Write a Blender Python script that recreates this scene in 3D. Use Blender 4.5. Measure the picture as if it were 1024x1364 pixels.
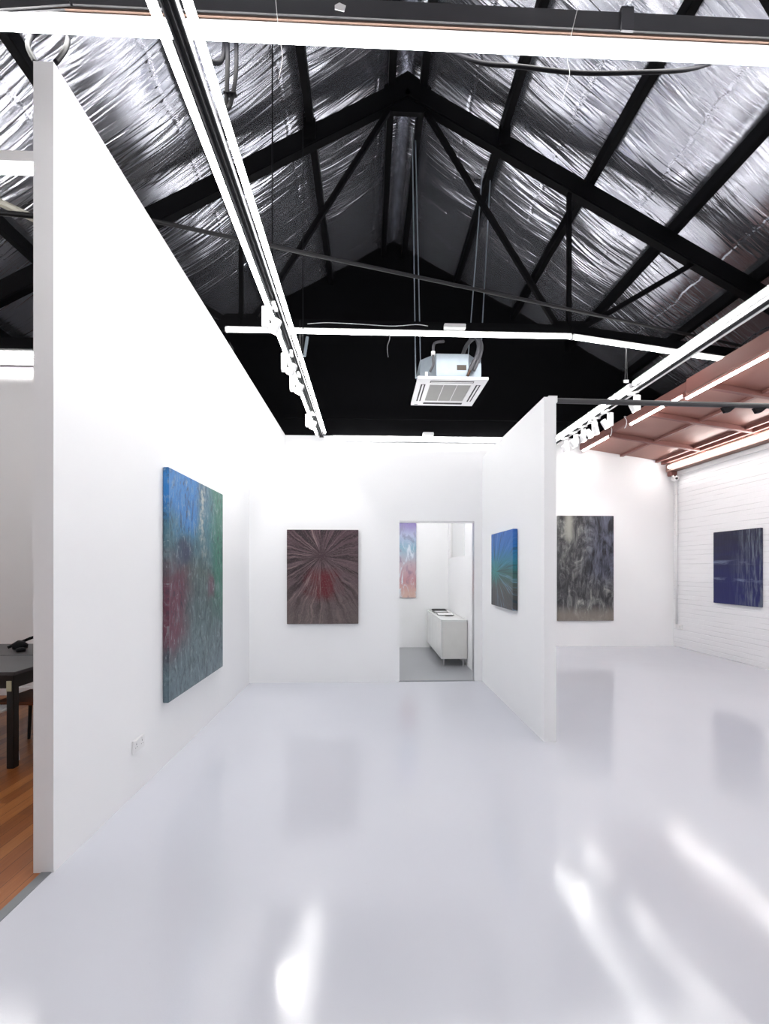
import bpy, bmesh, math, random
from mathutils import Vector, Matrix, noise as mnoise

random.seed(7)
for o in list(bpy.data.objects): bpy.data.objects.remove(o)
S = bpy.context.scene
C = S.collection
PI = math.pi

# ---------------------------------------------------------------- camera
F_PX, W_PX, H_PX = 580.0, 1024, 1364
cd = bpy.data.cameras.new('camera'); cam = bpy.data.objects.new('camera', cd); C.objects.link(cam)
cam.location = (0, 0, 1.55)
cam.rotation_euler = (PI/2, 0, -math.atan(22/580))
cd.sensor_fit = 'VERTICAL'; cd.sensor_height = 24.0; cd.sensor_width = 24.0
cd.lens = F_PX/H_PX*24.0
cd.shift_y = (757-682)/H_PX
cd.clip_start = 0.05; cd.clip_end = 60
S.camera = cam

# ---------------------------------------------------------------- light levels
S.view_settings.view_transform = 'Standard'; S.view_settings.look = 'None'
S.view_settings.gamma = 1; S.view_settings.use_curve_mapping = False
S.view_settings.exposure = 1.2
TUBE = 14.0          # emission of the tube lights
SPOT = 22.0          # watts of each track spot
w = bpy.data.worlds.new('world'); S.world = w; w.use_nodes = True
w.node_tree.nodes['Background'].inputs[0].default_value = (.8, .85, 1, 1)
w.node_tree.nodes['Background'].inputs[1].default_value = .05

# ---------------------------------------------------------------- node helper
class G:
    def __init__(s, name):
        s.m = bpy.data.materials.new(name); s.m.use_nodes = True
        s.t = s.m.node_tree; s.n = s.t.nodes; s.b = s.n['Principled BSDF']
        s.obj = s.n.new('ShaderNodeTexCoord')
    def link(s, a, b):
        if hasattr(a, 'is_linked') or hasattr(a, 'links'): s.t.links.new(a, b)
        elif isinstance(a, (tuple, list)):
            b.default_value = tuple(a) + ((1,) if len(a) == 3 and len(b.default_value) == 4 else ())
        else: b.default_value = a
    def co(s, which='Object'): return s.obj.outputs[which]
    def math(s, op, a, b=0.0, clamp=False):
        n = s.n.new('ShaderNodeMath'); n.operation = op; n.use_clamp = clamp
        s.link(a, n.inputs[0]); s.link(b, n.inputs[1]); return n.outputs[0]
    def sep(s, v):
        n = s.n.new('ShaderNodeSeparateXYZ'); s.link(v, n.inputs[0]); return n.outputs[0], n.outputs[1], n.outputs[2]
    def comb(s, x, y, z=0.0):
        n = s.n.new('ShaderNodeCombineXYZ'); s.link(x, n.inputs[0]); s.link(y, n.inputs[1]); s.link(z, n.inputs[2]); return n.outputs[0]
    def scale(s, v, x, y, z, rz=0):
        n = s.n.new('ShaderNodeMapping'); s.link(v, n.inputs[0])
        n.inputs['Scale'].default_value = (x, y, z); n.inputs['Rotation'].default_value = (0, 0, rz); return n.outputs[0]
    def noise(s, v, sc, det=4, rough=.55, dist=0, off=None):
        n = s.n.new('ShaderNodeTexNoise'); s.link(v, n.inputs['Vector'])
        n.inputs['Scale'].default_value = sc; n.inputs['Detail'].default_value = det
        n.inputs['Roughness'].default_value = rough; n.inputs['Distortion'].default_value = dist
        return n.outputs[0]
    def step(s, v, a, b, lo=0.0, hi=1.0):
        n = s.n.new('ShaderNodeMapRange'); n.interpolation_type = 'SMOOTHSTEP'; s.link(v, n.inputs[0])
        n.inputs[1].default_value = a; n.inputs[2].default_value = b; n.inputs[3].default_value = lo; n.inputs[4].default_value = hi
        return n.outputs[0]
    def mix(s, f, a, b, mode='MIX'):
        n = s.n.new('ShaderNodeMix'); n.data_type = 'RGBA'; n.blend_type = mode
        s.link(f, n.inputs[0]); s.link(a, n.inputs[6]); s.link(b, n.inputs[7]); return n.outputs[2]
    def ramp(s, f, stops):
        n = s.n.new('ShaderNodeValToRGB'); s.link(f, n.inputs[0]); e = n.color_ramp.elements
        while len(e) < len(stops): e.new(.5)
        for k, (p, c) in enumerate(stops): e[k].position = p; e[k].color = tuple(c)+(1,)
        return n.outputs[0]
    def bump(s, h, strength=.3, dist=.01):
        n = s.n.new('ShaderNodeBump'); s.link(h, n.inputs['Height']); n.inputs['Strength'].default_value = strength
        n.inputs['Distance'].default_value = dist; s.t.links.new(n.outputs[0], s.b.inputs['Normal']); return n
    def done(s, col=None, rough=.5, metal=0.0, **k):
        if col is not None: s.link(col, s.b.inputs['Base Color'])
        s.link(rough, s.b.inputs['Roughness']); s.b.inputs['Metallic'].default_value = metal
        for kk, v in k.items(): s.link(v, s.b.inputs[kk.replace('_', ' ')])
        return s.m

def sr(r, g, b):
    f = lambda c: (c/255/12.92) if c/255 <= .04045 else ((c/255+.055)/1.055)**2.4
    return (f(r), f(g), f(b))

def plain(name, col, rough=.5, metal=0.0, vary=.06, sc=8.0, bmp=0.0):
    g = G(name); n = g.noise(g.co(), sc, 3)
    c = g.mix(n, tuple(x*(1-vary) for x in col), tuple(min(1, x*(1+vary)) for x in col))
    if bmp: g.bump(g.noise(g.co(), 60, 4), bmp, .003)
    return g.done(c, rough, metal)

def emit(name, col, e):
    g = G(name); g.done(col, .4); g.b.inputs['Emission Color'].default_value = (*col, 1)
    g.b.inputs['Emission Strength'].default_value = e; return g.m

M = {}
def m_wall():
    g = G('white_painted_plasterboard'); n = g.noise(g.co(), 1.3, 4)
    c = g.mix(n, (.84, .845, .865), (.88, .885, .895))
    g.bump(g.noise(g.co(), 90, 5), .08, .002); return g.done(c, .55)
M['wall'] = m_wall()
def m_brick(axis):
    g = G('white_painted_brick'); x, y, z = g.sep(g.co()); v = g.comb(y if axis == 'y' else x, z)
    b = g.n.new('ShaderNodeTexBrick'); g.link(v, b.inputs['Vector'])
    b.inputs['Scale'].default_value = 1.0; b.inputs['Brick Width'].default_value = .24; b.inputs['Row Height'].default_value = .086
    b.inputs['Mortar Size'].default_value = .005; b.inputs['Mortar Smooth'].default_value = .6
    fr = g.math('FRACT', g.math('DIVIDE', z, .086)); e = g.math('MINIMUM', fr, g.math('SUBTRACT', 1.0, fr))
    row = g.math('MULTIPLY', g.step(e, .10, .0), g.step(g.noise(g.scale(g.co(), 1, .8, 9), 1.5, 3), .38, .62))
    n = g.noise(g.co(), 14, 5)
    h = g.math('SUBTRACT', g.math('MULTIPLY', n, .4), g.math('ADD', g.math('MULTIPLY', b.outputs['Fac'], .16), row))
    g.bump(h, .6, .009); return g.done(g.mix(g.math('MULTIPLY', row, .45), (.85, .85, .87), (.52, .52, .55)), .5)
M['brick'] = m_brick('y')
def m_floor():
    g = G('glossy_grey_epoxy'); n = g.noise(g.co(), .7, 4)
    c = g.mix(n, (.535, .548, .61), (.58, .592, .65))
    sp = g.step(g.noise(g.co(), 55, 2), .80, .83)
    c = g.mix(sp, c, (.3, .3, .33))
    big = g.noise(g.co(), 2.2, 3); fine = g.noise(g.co(), 120, 3)
    h = g.math('ADD', g.math('MULTIPLY', big, .8), g.math('MULTIPLY', fine, .15))
    g.bump(h, .22, .006)
    r = g.step(g.noise(g.co(), 3.0, 5),   .3, .7, .065, .13)
    return g.done(c, r, 0, Specular_IOR_Level=.5)
M['floor'] = m_floor()
M['floor_grey'] = plain('mid_grey_floor_paint', sr(150, 153, 158), .3, 0, .05, 2)
def m_wood():
    g = G('timber_floorboards'); x, y, z = g.sep(g.co())
    k = g.math('DIVIDE', x, .085); fl = g.math('FLOOR', k); fr = g.math('FRACT', k)
    row = g.noise(g.comb(g.math('MULTIPLY', fl, 7.31), g.math('FLOOR', g.math('ADD', g.math('MULTIPLY', y, .8), g.math('MULTIPLY', fl, .37)))), 1.7, 0)
    gr = g.noise(g.scale(g.co(), 26, 1.6, 1), 1.5, 6, .6, .8)
    c = g.ramp(g.math('ADD', g.math('MULTIPLY', row, .75), g.math('MULTIPLY', gr, .3)), [(.2, sr(88, 44, 22)), (.5, sr(150, 88, 44)), (.8, sr(190, 128, 70))])
    gap = g.math('LESS_THAN', fr, .03); c = g.mix(gap, c, sr(50, 25, 14))
    return g.done(c, .3)
M['wood'] = m_wood()
M['black_wall'] = plain('matt_black_paint', (.0022, .0022, .003), .9, 0, .3, 3)
M['black_steel'] = plain('black_painted_steel', (.0022, .0022, .003), .6, 0, .2, 10)
M['rod'] = plain('dull_black_rod', (.012, .012, .014), .7)
M['track_grey'] = plain('grey_anodised_track', (.16, .16, .17), .4, .3)
M['truss_grey'] = plain('dark_grey_painted_steel', (.05, .05, .055), .5, 0, .25, 4)
M['threshold'] = plain('grey_threshold_strip', sr(118, 122, 126), .4, 0, .05, 5)
M['rubber'] = plain('black_rubber', (.006, .006, .008), .6)
for k_ in ('black_wall', 'black_steel', 'rubber'):
    M[k_].node_tree.nodes['Principled BSDF'].inputs['Specular IOR Level'].default_value = .12
M['red'] = plain('red_oxide_timber', sr(122, 78, 72), .6, 0, .08, 2, .1)
M['red_sheet'] = plain('red_oxide_sheet', sr(142, 96, 86), .45, 0, .10, 1.5)
M['white_metal'] = plain('white_powder_coat', (.80, .80, .81), .35)
M['alu'] = plain('brushed_aluminium', (.62, .62, .64), .3, 1.0)
M['galv'] = plain('galvanised_steel', (.30, .345, .39), .45, .6, .1, 12)
M['foam'] = plain('dark_grey_pipe_foam', (.07, .07, .08), .6)
M['grille'] = plain('grey_mesh_grille', (.38, .38, .37), .5)
M['dark'] = plain('dark_slot', (.01, .01, .012), .6)
M['gloss_white'] = plain('gloss_white_lacquer', (.74, .76, .75), .12)
M['cab_side'] = plain('off_white_laminate', (.66, .66, .645), .35)
M['paper'] = plain('white_paper', (.85, .85, .85), .6)
M['tabletop'] = plain('dark_grey_laminate', (.055, .055, .06), .4)
M['black_wood'] = plain('black_stained_wood', (.006, .006, .007), .4)
M['brown_wood'] = plain('brown_plywood', sr(120, 66, 40), .4, 0, .15, 9)
M['cream'] = plain('cream_sticker', sr(190, 188, 160), .5)
M['tube'] = emit('lit_white_tube', (1, .985, .96), TUBE)
M['lens'] = emit('lit_spot_lens', (1, .97, .92), 12)
def m_foil():
    g = G('crinkled_silver_foil'); x, y, z = g.sep(g.co('UV'))   # x = distance down the slope, y = along the building
    # folds run down the slope and are skewed: stretched noise
    v = g.comb(g.math('MULTIPLY', x, .55), g.math('SUBTRACT', g.math('MULTIPLY', y, 5.0), g.math('MULTIPLY', x, .7)))
    n1 = g.noise(v, 1.0, 1.5, .4, .7)
    v2 = g.comb(g.math('MULTIPLY', x, 1.0), g.math('SUBTRACT', g.math('MULTIPLY', y, 16.0), g.math('MULTIPLY', x, 3)))
    n2 = g.noise(v2, 1.0, 1, .4, .5)
    r1 = g.math('ABSOLUTE', g.math('SUBTRACT', n1, .5)); r2 = g.math('ABSOLUTE', g.math('SUBTRACT', n2, .5))
    # taped seam between the blankets, one in every bay
    wob = g.math('MULTIPLY', g.math('SUBTRACT', g.noise(g.comb(0.0, y), 2.5, 5, .65), .5), .22)
    d = g.math('ABSOLUTE', g.math('SUBTRACT', g.math('FRACT', g.math('DIVIDE', g.math('ADD', g.math('ADD', x, wob), .2), 1.28)), .5))
    seam = g.step(d, .0, .03, 1.0, 0.0)
    h = g.math('ADD', g.math('ADD', g.math('MULTIPLY', r1, .022), g.math('MULTIPLY', r2, .011)), g.math('MULTIPLY', seam, .004))
    g.bump(h, 1.0, 1.0)
    c = g.mix(g.noise(g.comb(x, y), .9, 3), (.57, .585, .67), (.72, .735, .80))
    return g.done(c, g.step(n1, .3, .7, .17, .27), .9)
M['foil'] = m_foil()

# ---------------------------------------------------------------- geometry helpers
ORG = {}
def tag(o, label=None, cat=None, group=None, kind=None):
    if label: o['label'] = label
    if cat: o['category'] = cat
    if group: o['group'] = group
    if kind: o['kind'] = kind
    return o
def empty(name, loc=(0, 0, 0), label=None, cat=None, group=None):
    o = bpy.data.objects.new(name, None); C.objects.link(o); o.location = loc; o.empty_display_size = .1
    ORG[o.name] = Vector(loc); return tag(o, label, cat, group)
def obj(name, bm, mat, parent=None, smooth=False, bevel=0.0, label=None):
    bmesh.ops.recalc_face_normals(bm, faces=bm.faces[:])
    if bevel: bmesh.ops.bevel(bm, geom=[e for e in bm.edges if e.is_manifold and e.calc_face_angle(0) > .6], offset=bevel, segments=2, affect='EDGES', clamp_overlap=True)
    if parent is not None: org = ORG[parent.name]
    else:
        xs = [v.co for v in bm.verts]
        org = Vector(((min(v.x for v in xs)+max(v.x for v in xs))/2, (min(v.y for v in xs)+max(v.y for v in xs))/2, min(v.z for v in xs)))
    bmesh.ops.translate(bm, verts=bm.verts[:], vec=-org)
    me = bpy.data.meshes.new(name); bm.to_mesh(me); bm.free()
    if smooth:
        for p in me.polygons: p.use_smooth = True
    me.materials.append(M[mat] if isinstance(mat, str) else mat)
    o = bpy.data.objects.new(name, me); C.objects.link(o)
    if parent is not None: o.parent = parent
    else: o.location = org
    ORG[o.name] = org
    if label: o['label'] = label
    return o
def dup(root, loc=None, rot=None, label=None, group=None):
    def rec(o, par):
        c = o.copy(); C.objects.link(c); ORG[c.name] = ORG.get(o.name, Vector())
        if par is not None: c.parent = par
        for ch in list(o.children): rec(ch, c)
        return c
    r = rec(root, None)
    if loc is not None: r.location = loc
    if rot is not None: r.rotation_euler = rot
    if label: r['label'] = label
    if group: r['group'] = group
    return r
def B(): return bmesh.new()
def box(bm, x0, x1, y0, y1, z0, z1):
    v = [bm.verts.new((x, y, z)) for z in (z0, z1) for y in (y0, y1) for x in (x0, x1)]
    for f in ((0, 1, 3, 2), (4, 6, 7, 5), (0, 4, 5, 1), (2, 3, 7, 6), (0, 2, 6, 4), (1, 5, 7, 3)): bm.faces.new([v[i] for i in f])
    return bm
def frame(d):
    d = d.normalized(); up = Vector((0, 0, 1)) if abs(d.z) < .95 else Vector((0, 1, 0))
    s = d.cross(up).normalized(); return s, s.cross(d).normalized()
def bar(bm, a, b, w, h):
    """rectangular bar from a to b, w sideways and h upwards"""
    a, b = Vector(a), Vector(b); s, u = frame(b-a); s *= w/2; u *= h/2
    v = [bm.verts.new(p+i*s+j*u) for p in (a, b) for i, j in ((-1, -1), (1, -1), (1, 1), (-1, 1))]
    for f in ((0, 1, 2, 3), (7, 6, 5, 4), (0, 4, 5, 1), (1, 5, 6, 2), (2, 6, 7, 3), (3, 7, 4, 0)): bm.faces.new([v[i] for i in f])
    return bm
def tube(bm, pts, r, n=8, cap=True):
    pts = [Vector(p) for p in pts]; rings = []
    rr = r if isinstance(r, (list, tuple)) else [r]*len(pts)
    s = None
    for i, p in enumerate(pts):
        d = (pts[min(i+1, len(pts)-1)]-pts[max(i-1, 0)]).normalized()
        if s is None: s, u = frame(d)
        else:
            s = (s-d*s.dot(d)).normalized(); u = s.cross(d)
        rings.append([bm.verts.new(p+(s*math.cos(2*PI*k/n)+u*math.sin(2*PI*k/n))*rr[i]) for k in range(n)])
    for a, b in zip(rings, rings[1:]):
        for k in range(n): bm.faces.new((a[k], a[(k+1) % n], b[(k+1) % n], b[k]))
    if cap: bm.faces.new(rings[0]); bm.faces.new(rings[-1][::-1])
    return bm
def smoothcurve(pts, k=8):
    pts = [Vector(p) for p in pts]; out = []
    P = [pts[0]]+pts+[pts[-1]]
    for i in range(1, len(P)-2):
        for j in range(k):
            t = j/k; a, b, c, d = P[i-1], P[i], P[i+1], P[i+2]
            out.append(.5*((2*b)+(c-a)*t+(2*a-5*b+4*c-d)*t*t+(3*b-a-3*c+d)*t**3))
    out.append(pts[-1]); return out
def prism(bm, poly, y0, y1):
    """polygon of (x, z) extruded along y"""
    a = [bm.verts.new((x, y0, z)) for x, z in poly]; b = [bm.verts.new((x, y1, z)) for x, z in poly]
    bm.faces.new(a); bm.faces.new(b[::-1]); n = len(poly)
    for i in range(n): bm.faces.new((a[i], b[i], b[(i+1) % n], a[(i+1) % n]))
    return bm
def struct(name, bm, mat, **k):
    o = obj(name, bm, mat, **k); o['kind'] = 'structure'; return o

# ---------------------------------------------------------------- dimensions
YB, YR = -5.0, 8.5            # back of the hall, rear wall
XL, XR = -6.5, 6.12           # outer walls
RX, RZ, SL = .5, 7.9, .54     # ridge
def roof(x): return RZ-SL*abs(x-RX)
YF = 5.94                     # wall with the doorway

# floors
struct('floor', box(box(B(), -1.62, XR, YB, YF, -.1, 0), 1.57, XR, YF, YR, -.1, 0), 'floor')
struct('floor_back_room', box(B(), -1.6, 1.57, YF+.02, YR, -.1, .001), 'floor_grey')
struct('floor_left_room', box(B(), XL, -1.655, YB, YR, -.1, .0), 'wood')
struct('trim_threshold', box(B(), -1.66, -1.61, YB, 2.28, -.09, .004), 'threshold')
bm = box(B(), .42, 1.47, YF-.005, YF+.035, .0, .006); struct('trim_doorway_sill', bm, 'threshold')
# walls
struct('wall_left', box(B(), -1.7, -1.6, 2.28, YR, 0, 4.13), 'wall')
bm = B(); box(bm, -1.6, .43, YF, YF+.1, 0, 3.09); box(bm, 1.46, 1.57, YF, YF+.1, 0, 3.09); box(bm, .43, 1.46, YF, YF+.1, 2.2, 3.09)
struct('wall_front', bm, 'wall')
bm = B(); box(bm, .43, 1.46, YF-.006, YF+.106, 2.18, 2.2); box(bm, 1.457, 1.46, YF-.004, YF+.104, 0, 2.18)
struct('door_1', bm, 'alu')
# partition with high window into the back room
PX0, PX1 = 1.57, 1.68
WY0, WY1, WZ0 = 7.02, 8.42, 1.74
bm = B(); box(bm, PX0, PX1, 3.83, WY0, 0, 3.08); box(bm, PX0, PX1, WY0, WY1, 0, WZ0); box(bm, PX0, PX1, WY1, YR, 0, 3.08); box(bm, PX0, PX1, WY0, WY1, 2.75, 3.08)
struct('wall_partition', bm, 'wall')
bm = B()
for a in ((WY0, WY0+.02, WZ0, 2.75), (WY1-.02, WY1, WZ0, 2.75), (WY0, WY1, WZ0, WZ0+.02), (WY0, WY1, 2.73, 2.75)): box(bm, PX0+.03, PX1-.03, *a)
win = struct('window_1', bm, 'white_metal')
g = G('clear_glass'); gl = g.done((.98, 1, 1), .02, 0); g.b.inputs['Transmission Weight'].default_value = 1.0; g.b.inputs['IOR'].default_value = 1.2
obj('pane', box(B(), PX0+.05, PX0+.056, WY0+.02, WY1-.02, WZ0+.02, 2.73), gl, win)
struct('wall_rear', box(B(), XL, XR, YR, YR+.15, 0, 4.13), 'wall')
bm = prism(B(), [(XL, 4.13), (XR, 4.13), (XR, roof(XR)+.1), (RX, RZ+.1), (XL, roof(XL)+.1)], YR, YR+.15)
struct('wall_rear_gable', bm, 'black_wall')
struct('trim_gable_ledge', box(box(B(), -1.6, XR, YR-.05, YR, 4.45, 4.53), -1.6, XR, YR-.02, YR, 4.53, 4.6), 'black_wall')
struct('wall_right', box(B(), XR, XR+.15, YB, YR, 0, 4.0), 'brick')
struct('wall_right_top', box(B(), XR, XR+.15, YB, YR, 4.0, 5.1), 'black_wall')
struct('wall_left_outer', box(B(), XL-.15, XL, YB, YR, 0, 4.3), 'wall')
struct('wall_back', prism(B(), [(XL, 0), (XR, 0), (XR, roof(XR)+.1), (RX, RZ+.1), (XL, roof(XL)+.1)], YB-.15, YB), 'wall')
struct('wall_left_rear', box(B(), XL, -1.7, 5.5, 5.6, 0, 4.2), 'wall')
struct('trim_left_beam', box(B(), XL, -1.7, 5.42, 5.6, 4.2, 4.34), 'black_steel')
struct('baseboard_left_room', box(B(), XL, -1.7, 5.485, 5.5, 0, .09), 'white_metal')
struct('trim_brick_skirting', box(B(), XR-.03, XR, YB, YR, 3.38, 3.46), 'white_metal')

# purlin distances from the ridge
PU = [.2, 1.22, 2.35, 3.45, 4.55, 5.6, 6.75]
def foil(side):
    L = (XR-RX) if side > 0 else (RX-XL)
    nu, ny = int(L/.055), int((YR-YB)/.055)
    bm = B(); uvl = bm.loops.layers.uv.new('UVMap'); rows = []
    cs = math.sqrt(1+SL*SL)
    for i in range(nu+1):
        u = L*i/nu; row = []
        lo = max([p for p in [0]+PU if p <= u+1e-6]); hi = min([p for p in PU+[9] if p > u-1e-6]+[9]); hi = min(hi, L+.3)
        t = (u-lo)/max(hi-lo, .1)
        for j in range(ny+1):
            y = YB+(YR-YB)*j/ny
            ph = ((y-2.42) % 3.08)/3.08
            sag = .09*math.sin(PI*min(max(t, 0), 1))**.7*(1-.7*(2*ph-1)**6)
            nz = mnoise.noise(Vector((u*1.1*side, y*2.0-u*.3, 3.3*side)))*.024+mnoise.noise(Vector((u*2.3*side+9, y*7-u*.6, 1.3)))*.007*min(1, 4*t, 4*(1-t)+.1)
            row.append((bm.verts.new((RX+side*u, y, RZ-SL*u-sag*.6+.06+nz*min(1, 6*t+.15))), u*cs, y))
        rows.append(row)
    for a, b in zip(rows, rows[1:]):
        for j in range(ny):
            q = [a[j], b[j], b[j+1], a[j+1]]; f = bm.faces.new([v[0] for v in q])
            for l, v in zip(f.loops, q): l[uvl].uv = (v[1]+(20 if side > 0 else 0), v[2])
    return bm
struct('ceiling_right_slope', foil(1), 'foil', smooth=True)
struct('ceiling_left_slope', foil(-1), 'foil', smooth=True)
# opaque roof sheet over the blanket
struct('ceiling', prism(B(), [(XL-.3, roof(XL)+.1), (RX, RZ+.2), (XR+.3, roof(XR)+.05), (XR+.3, roof(XR)+.15), (RX, RZ+.3), (XL-.3, roof(XL)+.2)], YB-.15, YR+.15), 'black_steel')

ordn = ['beside the ridge', 'second down from the ridge', 'third down from the ridge', 'fourth down from the ridge', 'fifth down from the ridge', 'sixth down, near the eaves', 'last down']
for side, nm in ((1, 'right'), (-1, 'left')):
    for k, u in enumerate(PU):
        x = RX+side*u
        if x > XR-.2 or x < XL+.2 or (side > 0 and k > 5): continue
        z = roof(x)-.10
        o = obj('roof_purlin', box(B(), x-.045, x+.045, YB, YR, z-.08, z+.075), 'black_steel', bevel=.006)
        tag(o, 'long black roof purlin on the %s slope, %s' % (nm, ordn[k]), 'beam', 'roof purlins')

# ---------------------------------------------------------------- trusses
def truss(y, label, chordmat, full=True):
    t = empty('roof_truss', (RX, y, 4.56), label, 'truss', 'black roof trusses')
    zb = 4.6
    UN = 2.08
    for s in (1, -1):
        L = 5.45 if s > 0 else 6.8
        bm = bar(B(), (RX, y, RZ-.30), (RX+s*L, y, RZ-.30-SL*L), .12, .22)
        obj('rafter', bm, 'black_steel', t, bevel=.01)
        # cranked outer length of the tie
        bm = bar(B(), (RX+s*UN, y, zb), (RX+s*L, y, zb-.12*(L-UN)), .09, .12)
        obj('outer_tie', bm, chordmat, t, bevel=.01)
        nx = RX+s*UN
        obj('web_member', bar(B(), (nx, y, zb), (nx, y, roof(nx)-.35), .05, .05), 'black_steel', t)
        obj('web_member', bar(B(), (nx-s*.12, y, zb), (RX+s*.12, y, RZ-.38), .05, .06), 'black_steel', t)
        ux = RX+s*3.75
        obj('web_member', bar(B(), (nx+s*.12, y, zb), (ux, y, roof(ux)-.35), .05, .06), 'black_steel', t)
        obj('gusset_plate', prism(B(), [(nx-.28, zb-.02), (nx+.28, zb-.02), (nx+.2, zb+.12), (nx-.2, zb+.12)], y-.015, y+.015), 'black_steel', t)
        ex = RX+s*1.22
        obj('cleat', box(B(), ex-.07, ex+.07, y-.09, y-.06, roof(ex)-.36, roof(ex)-.12), 'black_steel', t)
    bm = bar(B(), (RX-UN, y, zb), (RX+UN, y, zb), .09, .12)
    obj('tie_beam', bm, chordmat, t, bevel=.01)
    obj('ridge_gusset', prism(B(), [(RX-.30, RZ-.52), (RX-.30, RZ-.28), (RX, RZ-.08), (RX+.30, RZ-.28), (RX+.30, RZ-.52), (RX+.2, RZ-.6), (RX-.2, RZ-.6)], y-.03, y+.03), 'black_steel', t)
    for dx in (-.05, .05):
        obj('bolt', tube(B(), [(RX+dx, y-.045, RZ-.42), (RX+dx, y-.03, RZ-.42)], .014, 6), 'alu', t)
    return t
truss(2.42, 'nearest roof truss, its grey tie beam crossing the top of the picture', 'truss_grey')
truss(5.5, 'far roof truss with black rafters and diagonals above the ceiling air conditioner', 'black_steel')
# pale cover strips and brown edge on the near tie
o = obj('timber_batten', box(B(), -5.2, 2.58, 2.385, 2.44, 4.535, 4.545), plain('brown_timber_edge', sr(96, 76, 66), .6)); tag(o, 'thin brown timber batten under the nearest tie beam, above the tube light', 'batten')
o = obj('tie_rod', tube(B(), [(-1.9, 3.92, 4.62), (5.9, 6.02, 4.62)], .018, 8), 'rod'); tag(o, 'thin black rod running diagonally across under the roof behind the left lighting track', 'rod')
o = obj('tie_rod', tube(B(), [(-5.4, 3.34, 4.36), (-1.75, 3.6, 4.32)], .02, 8), 'black_steel'); tag(o, 'thin black rod crossing above the left room, beyond the end of the tall white wall', 'rod')
o = obj('conduit_pipe', tube(B(), [(-3.2, 3.5, 4.55), (-1.75, 4.3, 4.25)], .03, 8), plain('beige_conduit', sr(150, 148, 138), .5)); tag(o, 'pale conduit pipe slanting above the left room', 'pipe')
for s in ():
    pass

# ---------------------------------------------------------------- tube lights
def strip(a, b, label, w_=.055, up=(0, 0, 1), group=None, housing='white_metal', ends=True):
    """tube light from a to b, the lit diffuser on its underside"""
    a, b = Vector(a), Vector(b)
    t = empty('tube_light', (a+b)/2, label, 'light', group)
    up = Vector(up).normalized()
    obj('housing', bar(B(), a+up*.022, b+up*.022, w_*.72, .028), housing, t)
    d = (b-a).normalized()
    s = d.cross(up).normalized()
    # rounded diffuser
    bm = B(); n = 8; rings = []
    for p in (a+d*.012, b-d*.012):
        rings.append([bm.verts.new(p+s*math.cos(k*PI/n)*w_/2-up*math.sin(k*PI/n)*w_*.5+up*.008) for k in range(n+1)])
    for k in range(n): bm.faces.new((rings[0][k], rings[0][k+1], rings[1][k+1], rings[1][k]))
    bm.faces.new((rings[0][0], rings[1][0], rings[1][n], rings[0][n])); bm.faces.new(rings[0]); bm.faces.new(rings[1][::-1])
    obj('diffuser', bm, 'tube', t)
    if ends:
        obj('end_cap', bar(B(), a-d*.006, a+d*.012, w_*.8, .05), housing, t); obj('end_cap', bar(B(), b-d*.012, b+d*.006, w_*.8, .05), housing, t)
    return t
strip((-5.0, 2.42, 4.49), (2.58, 2.42, 4.49), 'long lit tube light crossing the very top of the picture under the nearest tie beam', .075)
strip((-1.75, 5.44, 4.49), (2.58, 5.44, 4.49), 'long level tube light on the far truss above the ceiling air conditioner', .06)
strip((2.6, 5.44, 4.485), (4.86, 5.44, 4.2), 'sloping tube light on the right end of the far truss, dropping behind the right track', .06)
strip((-.68, 8.38, 4.06), (2.95, 8.38, 4.06), 'tube light along the top of the rear wall beneath the black gable', .05)
o = obj('cable_tray', box(B(), -.72, 2.93, 8.33, 8.44, 3.955, 3.985), 'alu'); tag(o, 'grey metal rail fixed just below the rear wall tube light', 'rail')
o = obj('junction_box', box(B(), 1.06, 1.27, 8.36, 8.46, 4.115, 4.18), 'white_metal', bevel=.008); tag(o, 'white junction box on the rear wall tube light, below the air conditioner', 'box')
o = obj('light_driver', box(B(), .95, 1.22, 5.38, 5.455, 4.545, 4.60), 'white_metal', bevel=.006); tag(o, 'white light driver lying on the far tie beam above the air conditioner', 'driver')
strip((-5.0, 3.2, 4.385), (-2.02, 3.2, 4.385), 'tube light hanging over the left room, nearest the ceiling foil', .06)
o = obj('light_batten', box(B(), -5.0, -2.02, 3.17, 3.25, 4.425, 4.50), 'white_metal'); tag(o, 'pale batten carrying the tube light over the left room', 'batten')
strip((-6.0, 5.38, 4.12), (-1.74, 5.38, 4.12), 'upper of two tube lights along the far wall of the left room', .05)
strip((-6.0, 5.36, 4.02), (-1.74, 5.36, 4.02), 'lower of two tube lights along the far wall of the left room', .05)
o = obj('light_rail', box(B(), -6.0, -1.74, 5.35, 5.45, 3.95, 3.975), 'alu'); tag(o, 'grey rail below the tube lights of the left room far wall', 'rail')

# lighting tracks with tube lights alongside
def track(x, y0, y1, z, label, zup=.0):
    t = empty('lighting_track', (x, (y0+y1)/2, z), label, 'track')
    bm = B(); box(bm, x-.036, x-.030, y0, y1, z, z+.05); box(bm, x-.002, x+.002, y0, y1, z+.012, z+.05); box(bm, x+.030, x+.036, y0, y1, z, z+.05); box(bm, x-.036, x+.036, y0, y1, z+.045, z+.052)
    obj('channel', bm, 'track_grey', t)
    obj('slot', box(B(), x-.03, x-.002, y0+.01, y1-.01, z+.03, z+.045), 'dark', t)
    obj('slot', box(B(), x+.002, x+.03, y0+.01, y1-.01, z+.03, z+.045), 'dark', t)
    obj('end_cap', box(B(), x-.04, x+.04, y1, y1+.03, z-.004, z+.055), 'truss_grey', t)
    return t
TL, TLZ = -.88, 4.04
track(TL, -.5, 8.3, TLZ, 'long metal lighting track running away overhead between two tube lights, left of the air conditioner')
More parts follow.
